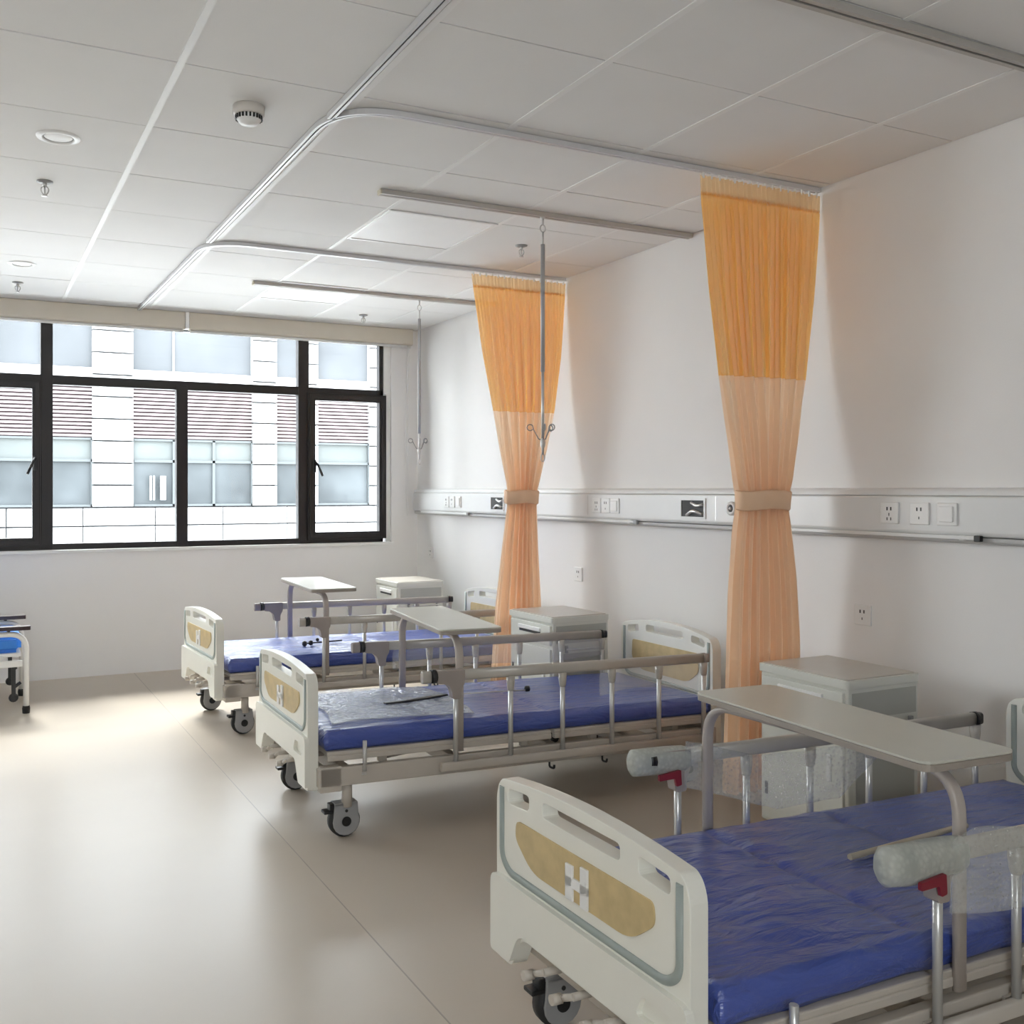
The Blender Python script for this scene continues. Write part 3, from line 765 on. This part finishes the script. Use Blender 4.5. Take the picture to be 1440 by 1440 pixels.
# mattresses
def make_mattress(seed, wr, label):
    b = BM(); NX, NY = 120, 48; hw, u0, u1, h = .366, .052, 1.925, .076
    top = []
    def surf(i, j):
        u = u0 + (u1 - u0) * i / NX; w = -hw + 2 * hw * j / NY
        e = min(i / NX * (u1 - u0), (1 - i / NX) * (u1 - u0), (hw - abs(w))); r = .022
        z = .3485 + h - (r - math.sqrt(max(0, r * r - (r - min(e, r)) ** 2))) * .9
        n1 = noise.noise(Vector((u * 5 + seed, w * 11 + u * 3, seed))); n2 = noise.noise(Vector((u * 14, w * 30 + u * 9, seed + 3)))
        fade = min(1, e / .06)
        z += wr * (.0045 * n1 + .0022 * abs(n2)) * (.3 + .7 * fade)
        # two hinge creases of the folding mattress
        for uc in (.63, 1.07): z -= .008 * math.exp(-((u - uc) / .012) ** 2) * fade
        return Vector((u, w, z))
    g = [[b.verts.new(surf(i, j)) for j in range(NY + 1)] for i in range(NX + 1)]
    lo = {}
    for i in range(NX):
        for j in range(NY):
            f = b.faces.new((g[i][j], g[i + 1][j], g[i + 1][j + 1], g[i][j + 1])); f.smooth = True
    border = [g[i][0] for i in range(NX + 1)] + [g[NX][j] for j in range(1, NY + 1)] + [g[i][NY] for i in range(NX - 1, -1, -1)] + [g[0][j] for j in range(NY - 1, 0, -1)]
    prev = border
    for q, (zz, off) in enumerate(((.400, .004), (.380, .006), (.361, .003), (.3485, -.006))):
        cur = []
        for v in border:
            u, w = v.co.x, v.co.y
            o2 = off + wr * .004 * noise.noise(Vector((u * 9 + q, w * 9, seed)))
            du = o2 if u > u1 - .001 else (-o2 if u < u0 + .001 else 0); dw = o2 if w > hw - .001 else (-o2 if w < -hw + .001 else 0)
            cur.append(b.verts.new((u + du, w + dw, zz)))
        n = len(border)
        for k in range(n):
            f = b.faces.new((prev[k], prev[(k + 1) % n], cur[(k + 1) % n], cur[k])); f.smooth = True
        prev = cur
    b.faces.new(prev)
    for v in b.verts: v.co.z -= TS * v.co.x
    o = obj('mattress', b, 'mattress'); tag(o, label, 'mattress', 'blue mattresses')
    return o
mats = [(1.0, 'blue plastic-covered mattress on the bed under the window'), (1.0, 'blue plastic-covered mattress on the middle bed, silvery wrap at its foot'), (2.4, 'crumpled blue plastic-covered mattress on the nearest bed')]
for q, ((loc, rz, _), (wr, lb)) in enumerate(zip(beds, mats)):
    o = make_mattress(q * 7.3 + 1, wr, lb); o.location = loc; o.rotation_euler.z = rz

def bedpt(i, u, w, z):
    (x, y, _), rz, _ = beds[i]; return Vector((x + u * math.cos(rz) - w * math.sin(rz), y + u * math.sin(rz) + w * math.cos(rz), z))

# ------------------------------------------------------------------ overbed tables
def make_table(label):
    t = thing('overbed_table', label, 'table', (0, 0, .29), 0, 'overbed tables bridging the beds')
    L, Wd, ox = .398, .137, .062; z = .79 - .29
    o = rpoly([(ox - Wd, -L), (ox + Wd, -L), (ox + Wd, L), (ox - Wd, L)], .035, 6)
    b = BM(); plate(b, o, [], lambda a, c, q: (a, c, q), z - .006, z); obj('table_top', b, 'tabletop', t, bevel=.002)
    b = BM(); plate(b, o, [], lambda a, c, q: (a, c, q), z - .022, z - .0065); obj('edge_band', b, 'tableedge', t, bevel=.003)
    b = BM(); e = .385
    p = bend([(0, -e, 0), (0, -e, z - .035), (0, e, z - .035), (0, e, 0)], .10, 10)
    ring_sweep(b, p, rrect(.018, .034, .008), up=Vector((1, 0, 0))); obj('leg_frame', b, 'tableleg', t)
    for s in (-1, 1):
        b = BM(); box(b, ox - .10, ox + .10, s * .25 - .012, s * .25 + .012, z - .028, z - .021); obj('cross_bracket', b, 'tableedge', t)
    return t
def turn_board(t, a):
    for c in t.children:
        if not c.name.startswith('leg_frame'): c.rotation_euler.z = a
tb = make_table('cream overbed table bridging the middle bed, second from the window'); tb.location = (*bedpt(1, .652, 0, 0).xy, .29); tb.rotation_euler.z = R(-5.5)
t1 = dup(tb, 'cream overbed table bridging the far bed under the window', (*bedpt(0, .640, 0, 0).xy, .29), R(-1.2))
t3 = dup(tb, 'wide cream overbed table bridging the nearest bed', (*bedpt(2, .683, 0, 0).xy, .29), R(2))
turn_board(tb, R(-1.5)); turn_board(t1, R(-2)); turn_board(t3, R(-5.5))

# ------------------------------------------------------------------ bedside cabinets (front faces -X)
def make_cabinet(label):
    t = thing('bedside_cabinet', label, 'cabinet', (0, 0, 0), 0, 'bedside cabinets')
    D, Wd, H = .19, .222, .68
    b = BM(); box(b, -D + .012, D - .005, -Wd + .006, Wd - .006, .06, H - .02); body = obj('body', b, 'cab', t, bevel=.008)
    b = BM()
    for s in (-1, 1): # side recess panels
        y0, y1 = sorted((s * (Wd - .0065), s * (Wd - .004)))
        for q in ((-D + .05, D - .03, .10, .48), (-D + .03, D - .02, .535, H - .05)):
            b = BM(); box(b, q[0], q[1], y0, y1, q[2], q[3]); obj('side_panel', b, 'cabdk', body)
    b = BM(); plate(b, rpoly([(-D, -Wd), (D, -Wd), (D, Wd), (-D, Wd)], .02), [], lambda a, c, q: (a, c, q), H - .034, H - .004); obj('top_shell', b, 'cab', t, bevel=.008)
    b = BM(); plate(b, rpoly([(-D + .012, -Wd + .012), (D - .012, -Wd + .012), (D - .012, Wd - .012), (-D + .012, Wd - .012)], .015), [], lambda a, c, q: (a, c, q), H - .006, H); obj('top_inlay', b, 'cabtop', t)
    b = BM(); box(b, -D + .002, -D + .02, -Wd + .022, Wd - .022, .525, .632); dr = obj('drawer', b, 'cab', t, bevel=.004)
    b = BM(); box(b, -D - .0005, -D + .004, -.105, .105, .575, .607); hs = obj('handle_recess', b, 'dark', dr)
    b = BM(); box(b, -D - .008, -D + .003, -.11, .11, .590, .612); obj('pull', b, 'white', dr, bevel=.003)
    b = BM(); box(b, -D + .002, -D + .02, -Wd + .022, Wd - .022, .075, .505); dd = obj('door', b, 'cab', t, bevel=.004)
    b = BM(); box(b, -D - .006, -D + .003, -.15, -.13, .30, .40); obj('door_handle', b, 'white', dd, bevel=.003)
    for z in (.17, .335):
        b = BM(); box(b, -D + .0005, -D + .004, Wd - .055, Wd - .040, z, z + .05); obj('hinge', b, 'dark', dd)
    b = BM(); y = -Wd - .03
    tube(b, bend([(-.10, -Wd + .005, .505), (-.10, y, .505), (.13, y, .505), (.13, -Wd + .005, .505)], .01), .006, 8); obj('towel_bar', b, 'alum', t)
    b = BM()
    for x in (-.10, .13): box(b, x - .008, x + .008, -Wd - .012, -Wd + .002, .485, .525)
    obj('bar_bracket', b, 'castor', t, bevel=.002)
    for x in (-.14, .14):
        for y in (-.17, .17):
            b = BM(); lathe(b, [(.022, -.012), (.025, 0), (.022, .012)], c=(x, y, .025), axis='Y', n=16); box(b, x - .012, x + .012, y - .014, y + .014, .025, .062); obj('castor', b, 'rubber', t)
    return t
cb = make_cabinet('grey-white bedside cabinet between the near orange curtain and the nearest bed'); cb.location = (2.995, 2.752, 0)
dup(cb, 'grey-white bedside cabinet at the head of the middle bed, below the far curtain', (2.965, 4.700, 0), R(2))
dup(cb, 'pale bedside cabinet in the far corner beside the window bed', (3.01, 6.89, 0))

# ------------------------------------------------------------------ plastic wrap, straps and rods
def sheet(name, mat, P, nx, nz, label, cat, group=None, wob=.006, seed=0, th=.0015):
    """P(s, t) -> Vector; s along, t down"""
    b = BM(); rows = []
    for j in range(nz + 1):
        row = []
        for i in range(nx + 1):
            p = P(i / nx, j / nz); q = noise.noise_vector(p * 9 + Vector((seed, 0, 0)))
            row.append(b.verts.new(p + Vector(q) * wob))
        rows.append(row)
    for A, B in zip(rows, rows[1:]):
        for i in range(nx):
            f = b.faces.new((A[i], A[i + 1], B[i + 1], B[i])); f.smooth = True
    o = obj(name, b, mat); s = o.modifiers.new('Solidify', 'SOLIDIFY'); s.thickness = th
    return tag(o, label, cat, group)
def drape(i, sgn, u0, u1, top, bot, inner):
    def P(s, t):
        u = u0 + (u1 - u0) * s; zt = top(s); zb = bot(s); z = zt + (zb - zt) * t
        return bedpt(i, u, sgn * inner + .006 * math.sin(5 * s + 3 * t), z - TS * u)
    return P
# nearest bed, far rail: thick sleeve round the grip and a sheet hanging along the rail
def sleeve(i, sgn, u0, u1, zc, r, label, seed):
    b = BM(); n = 20; rings = []
    for k, (q, g) in enumerate(((0, .1), (0, .75), (.04, 1), (.3, 1.02), (.6, .95), (.9, .9), (1, .75))):
        u = u0 + (u1 - u0) * q; ring = []
        for a in range(n):
            an = 2 * PI * a / n; rr = r * g * (1 + .10 * noise.noise(Vector((k * .9 + seed, 2 * math.cos(an), 2 * math.sin(an)))))
            zz = zc + rr * 1.15 * math.sin(an) - (.012 if math.sin(an) < -.3 else 0) * q
            ring.append(b.verts.new(bedpt(i, u, sgn * .414 + rr * .82 * math.cos(an), zz - TS * u)))
        rings.append(ring)
    for A, B in zip(rings, rings[1:]):
        for a in range(n):
            f = b.faces.new((A[a], A[(a + 1) % n], B[(a + 1) % n], B[a])); f.smooth = True
    b.faces.new(rings[0][::-1])
    tag(obj('bubble_wrap', b, 'bubblethick'), label, 'bubble wrap', 'bubble wrap on the guard rails')
sleeve(2, 1, .425, .62, .617, .031, 'bubble wrap sleeve around the foot end of the far rail on the nearest bed', 1)
sleeve(2, -1, .425, .66, .615, .035, 'bubble wrap sleeve around the foot end of the near rail on the nearest bed', 5)
sheet('bubble_wrap', 'bubble', drape(2, 1, .60, 1.44, lambda s: .665 - .06 * min(1, s * 3.5) if s < .35 else .605 - .02 * s, lambda s: (.535 - .10 * min(1, s * 2.5)) if s < .72 else .435 + .16 * (s - .72) / .28, .392), 60, 16, 'loose bubble wrap hanging from the far rail of the nearest bed', 'bubble wrap', 'bubble wrap on the guard rails', .008, 2)
sheet('bubble_wrap', 'bubble', drape(2, -1, .60, 1.25, lambda s: .655 - .02 * s + .014 * math.sin(9 * s), lambda s: .50 - .05 * s, .438), 50, 14, 'loose bubble wrap hanging from the near rail of the nearest bed', 'bubble wrap', 'bubble wrap on the guard rails', .010, 8)
sheet('bubble_wrap', 'thinfilm', drape(1, -1, 1.30, 1.84, lambda s: .598, lambda s: .475 + .03 * math.sin(4 * s), .393), 40, 10, 'thin clear wrap along the head half of the near rail, middle bed', 'bubble wrap', 'bubble wrap on the guard rails', .004, 4)
sheet('bubble_wrap', 'thinfilm', drape(1, 1, .64, 1.84, lambda s: .600, lambda s: .505 + .012 * math.sin(7 * s), .393), 50, 10, 'clear bubble wrap along the far rail of the middle bed', 'bubble wrap', 'bubble wrap on the guard rails', .004, 6)
# red tags on the wrapped grips
for sgn, lb in ((1, 'dark red tag under the wrapped grip of the far rail, nearest bed'), (-1, 'dark red tag under the wrapped grip of the near rail, nearest bed')):
    b = BM(); pts = rpoly([(.50, .582), (.575, .590), (.578, .548), (.560, .545), (.555, .568), (.50, .566)], .004)
    w = sgn * .414 - .027
    plate(b, pts, [], lambda a, c, q: bedpt(2, a, q, c - TS * a), w - .004, w + .004)
    tag(obj('tag', b, 'red'), lb, 'tag', 'red tags on the wrapped rails')
# silvery bubble sheet on the foot half of the middle mattress
def Pm(s, t):
    u = .10 + .62 * s + .05 * math.sin(3 * t); w = -.30 + .62 * t + .03 * math.sin(4 * s)
    return bedpt(1, u, w, .4345 + .004 * math.sin(8 * s + 5 * t) ** 2 - TS * u)
sheet('bubble_wrap_sheet', 'silver', Pm, 60, 50, 'silvery bubble wrap sheet lying on the foot of the middle mattress', 'bubble wrap', None, .004, 3)
# straps
def flat_bar(name, mat, pts, w, h, label, cat, grp=None, knobs=()):
    b = BM(); ring_sweep(b, pts, rrect(w, h, min(w, h) * .4, 2))
    for p, r in knobs: lathe(b, [(.3 * r, -r), (.9 * r, -.6 * r), (r, 0), (.9 * r, .6 * r), (.3 * r, r)], c=p, n=10)
    tag(obj(name, b, mat), label, cat, grp)
zm = lambda u: .441 - TS * u
flat_bar('strap', 'black', [bedpt(1, .43, -.03, zm(.43)), bedpt(1, .55, -.02, zm(.55)), bedpt(1, .76, .045, zm(.76))], .026, .008, 'black strap lying across the silvery wrap on the middle bed', 'strap')
flat_bar('rod', 'alum', [bedpt(1, .78, .045, zm(.78)), bedpt(1, 1.16, .012, zm(1.16))], .006, .006, 'thin rod with a black tip on the middle mattress', 'rod')
b = BM(); c = bedpt(1, 1.165, .012, zm(1.16) + .006); lathe(b, [(.006, -.012), (.014, -.008), (.014, .008), (.006, .012)], c=c, axis='X', n=12)
tag(obj('clip', b, 'black'), 'small black clip at the middle of the middle mattress', 'clip')
flat_bar('rod', 'black', [bedpt(0, .62, -.06, zm(.62)), bedpt(0, .86, -.02, zm(.86))], .009, .009, 'thin black rod with knobs lying on the mattress under the window', 'rod', None, [(bedpt(0, .60, -.065, zm(.6)), .016), (bedpt(0, .645, -.05, zm(.645)), .015), (bedpt(0, .70, -.02, zm(.7) + .012), .011)])
flat_bar('rod', 'tan', [bedpt(2, .80, .0, .428), bedpt(2, 1.27, .02, .432)], .016, .014, 'beige rod lying on the crumpled mattress of the nearest bed', 'rod')

# ------------------------------------------------------------------ folding sleeper chair at the left edge
t = thing('sleeper_chair', 'white tube-framed folding chair bed with blue cushion at the left edge', 'chair', (-.335, 6.82, 0))
sx = .648
for s in (-1, 1):
    b = BM(); y = s * .285
    tube(b, bend([(-sx, y, .03), (-sx, y, .485), (sx, y, .485), (sx, y, .03)], .10, 8), .017, 10); fr = obj('side_frame', b, 'white', t)
    b = BM(); box(b, -sx + .02, sx - .02, y - .012, y + .012, .285, .325); obj('side_bar', b, 'white', fr, bevel=.003)
    for x in (-sx, sx):
        b = BM(); lathe(b, [(.021, 0), (.023, .03), (.020, .045)], c=(x, y, 0), n=14); obj('foot', b, 'rubber', fr)
    b = BM(); plate(b, rpoly([(-.55, y - .028), (sx + .025, y - .028), (sx + .025, y + .028), (-.55, y + .028)], .012), [], lambda a, c, q: (a, c, q), .508, .532); ar = obj('armrest', b, 'maroon', t, bevel=.005)
    b = BM()
    for x in (-.4, .2, .55): tube(b, [(x, y, .495), (x, y, .51)], .010, 8)
    obj('armrest_post', b, 'black', ar)
    b = BM(); lathe(b, [(.02, -.012), (.028, 0), (.02, .012)], c=(sx - .07, y - .0, .10), axis='Y', n=14); box(b, sx - .082, sx - .058, y - .010, y + .010, .11, .29); tube(b, [(sx - .07, y, .16), (sx - .03, y, .19)], .01, 8); obj('fold_castor', b, 'black', t)
b = BM(); box(b, -sx + .03, sx - .025, -.262, .262, .366, .475)
bmesh.ops.bevel(b, geom=b.edges[:], offset=.028, segments=3, affect='EDGES')
obj('cushion', b, 'blue', t)
b = BM()
for x in (-.5, 0, .5): box(b, x - .02, x + .02, -.285, .285, .325, .350)
box(b, -sx + .02, sx - .03, -.27, .27, .345, .366)
obj('seat_frame', b, 'white', t)

# ------------------------------------------------------------------ camera
cam = bpy.data.cameras.new('Camera'); co = bpy.data.objects.new('Camera', cam); COL.objects.link(co)
co.location = (0, 0, 1.36); co.rotation_euler = (R(90), 0, R(-26.1246))
cam.sensor_fit = 'HORIZONTAL'; cam.sensor_width = 36; cam.lens = 1386.3 / 1440 * 36
cam.shift_x = (720 - 636.14) / 1440; cam.shift_y = (688.72 - 720) / 1440; cam.clip_start = .02; cam.clip_end = 200
SC.camera = co

# ------------------------------------------------------------------ daylight
w = bpy.data.worlds.new('World'); SC.world = w; w.use_nodes = True
nt = w.node_tree; nt.nodes.clear()
o = nt.nodes.new('ShaderNodeOutputWorld'); bg = nt.nodes.new('ShaderNodeBackground')
tc = nt.nodes.new('ShaderNodeTexCoord'); sp = nt.nodes.new('ShaderNodeSeparateXYZ'); cr = nt.nodes.new('ShaderNodeValToRGB')
nt.links.new(tc.outputs['Generated'], sp.inputs[0]); nt.links.new(sp.outputs['Z'], cr.inputs[0])
cr.color_ramp.elements[0].color = (.95, .97, 1, 1); cr.color_ramp.elements[1].color = (.86, .93, 1, 1)
nt.links.new(cr.outputs[0], bg.inputs[0]); nt.links.new(bg.outputs[0], o.inputs[0])
bg.inputs[1].default_value = 5.0
pl = bpy.data.lights.new('window_portal', 'AREA'); pl.shape = 'RECTANGLE'; pl.size = WR_ - WL_; pl.size_y = WT_ - WB_
pl.cycles.is_portal = True
po = bpy.data.objects.new('window_portal', pl); COL.objects.link(po); po.location = ((WL_ + WR_) / 2, WY + .3, (WB_ + WT_) / 2); po.rotation_euler = (R(-90), 0, 0)

sl = bpy.data.lights.new('sun', 'SUN'); sl.energy = 2.0; sl.angle = R(14); sl.color = (1, .97, .92)
so = bpy.data.objects.new('sun', sl); COL.objects.link(so); so.location = (0, 16, 12)
so.rotation_euler = Vector((.12, -1, -1.15)).to_track_quat('-Z', 'Y').to_euler()
pl = bpy.data.lights.new('fill_window_portal', 'AREA'); pl.shape = 'RECTANGLE'; pl.size = RX1 - RX0; pl.size_y = RZ1 - RZ0  # portal for the added rear fill opening
pl.cycles.is_portal = True
po = bpy.data.objects.new('fill_window_portal', pl); COL.objects.link(po); po.location = ((RX0 + RX1) / 2, BY - .22, (RZ0 + RZ1) / 2); po.rotation_euler = (R(90), 0, 0)
SC.view_settings.view_transform = 'Standard'; SC.view_settings.look = 'None'; SC.view_settings.gamma = 1
SC.view_settings.exposure = 1.92
SC.view_settings.use_curve_mapping = False
cy = SC.cycles
cy.use_denoising = True
cy.max_bounces = 14; cy.diffuse_bounces = 10; cy.glossy_bounces = 5; cy.transparent_max_bounces = 16
cy.sample_clamp_indirect = 12; cy.caustics_reflective = False; cy.caustics_refractive = False
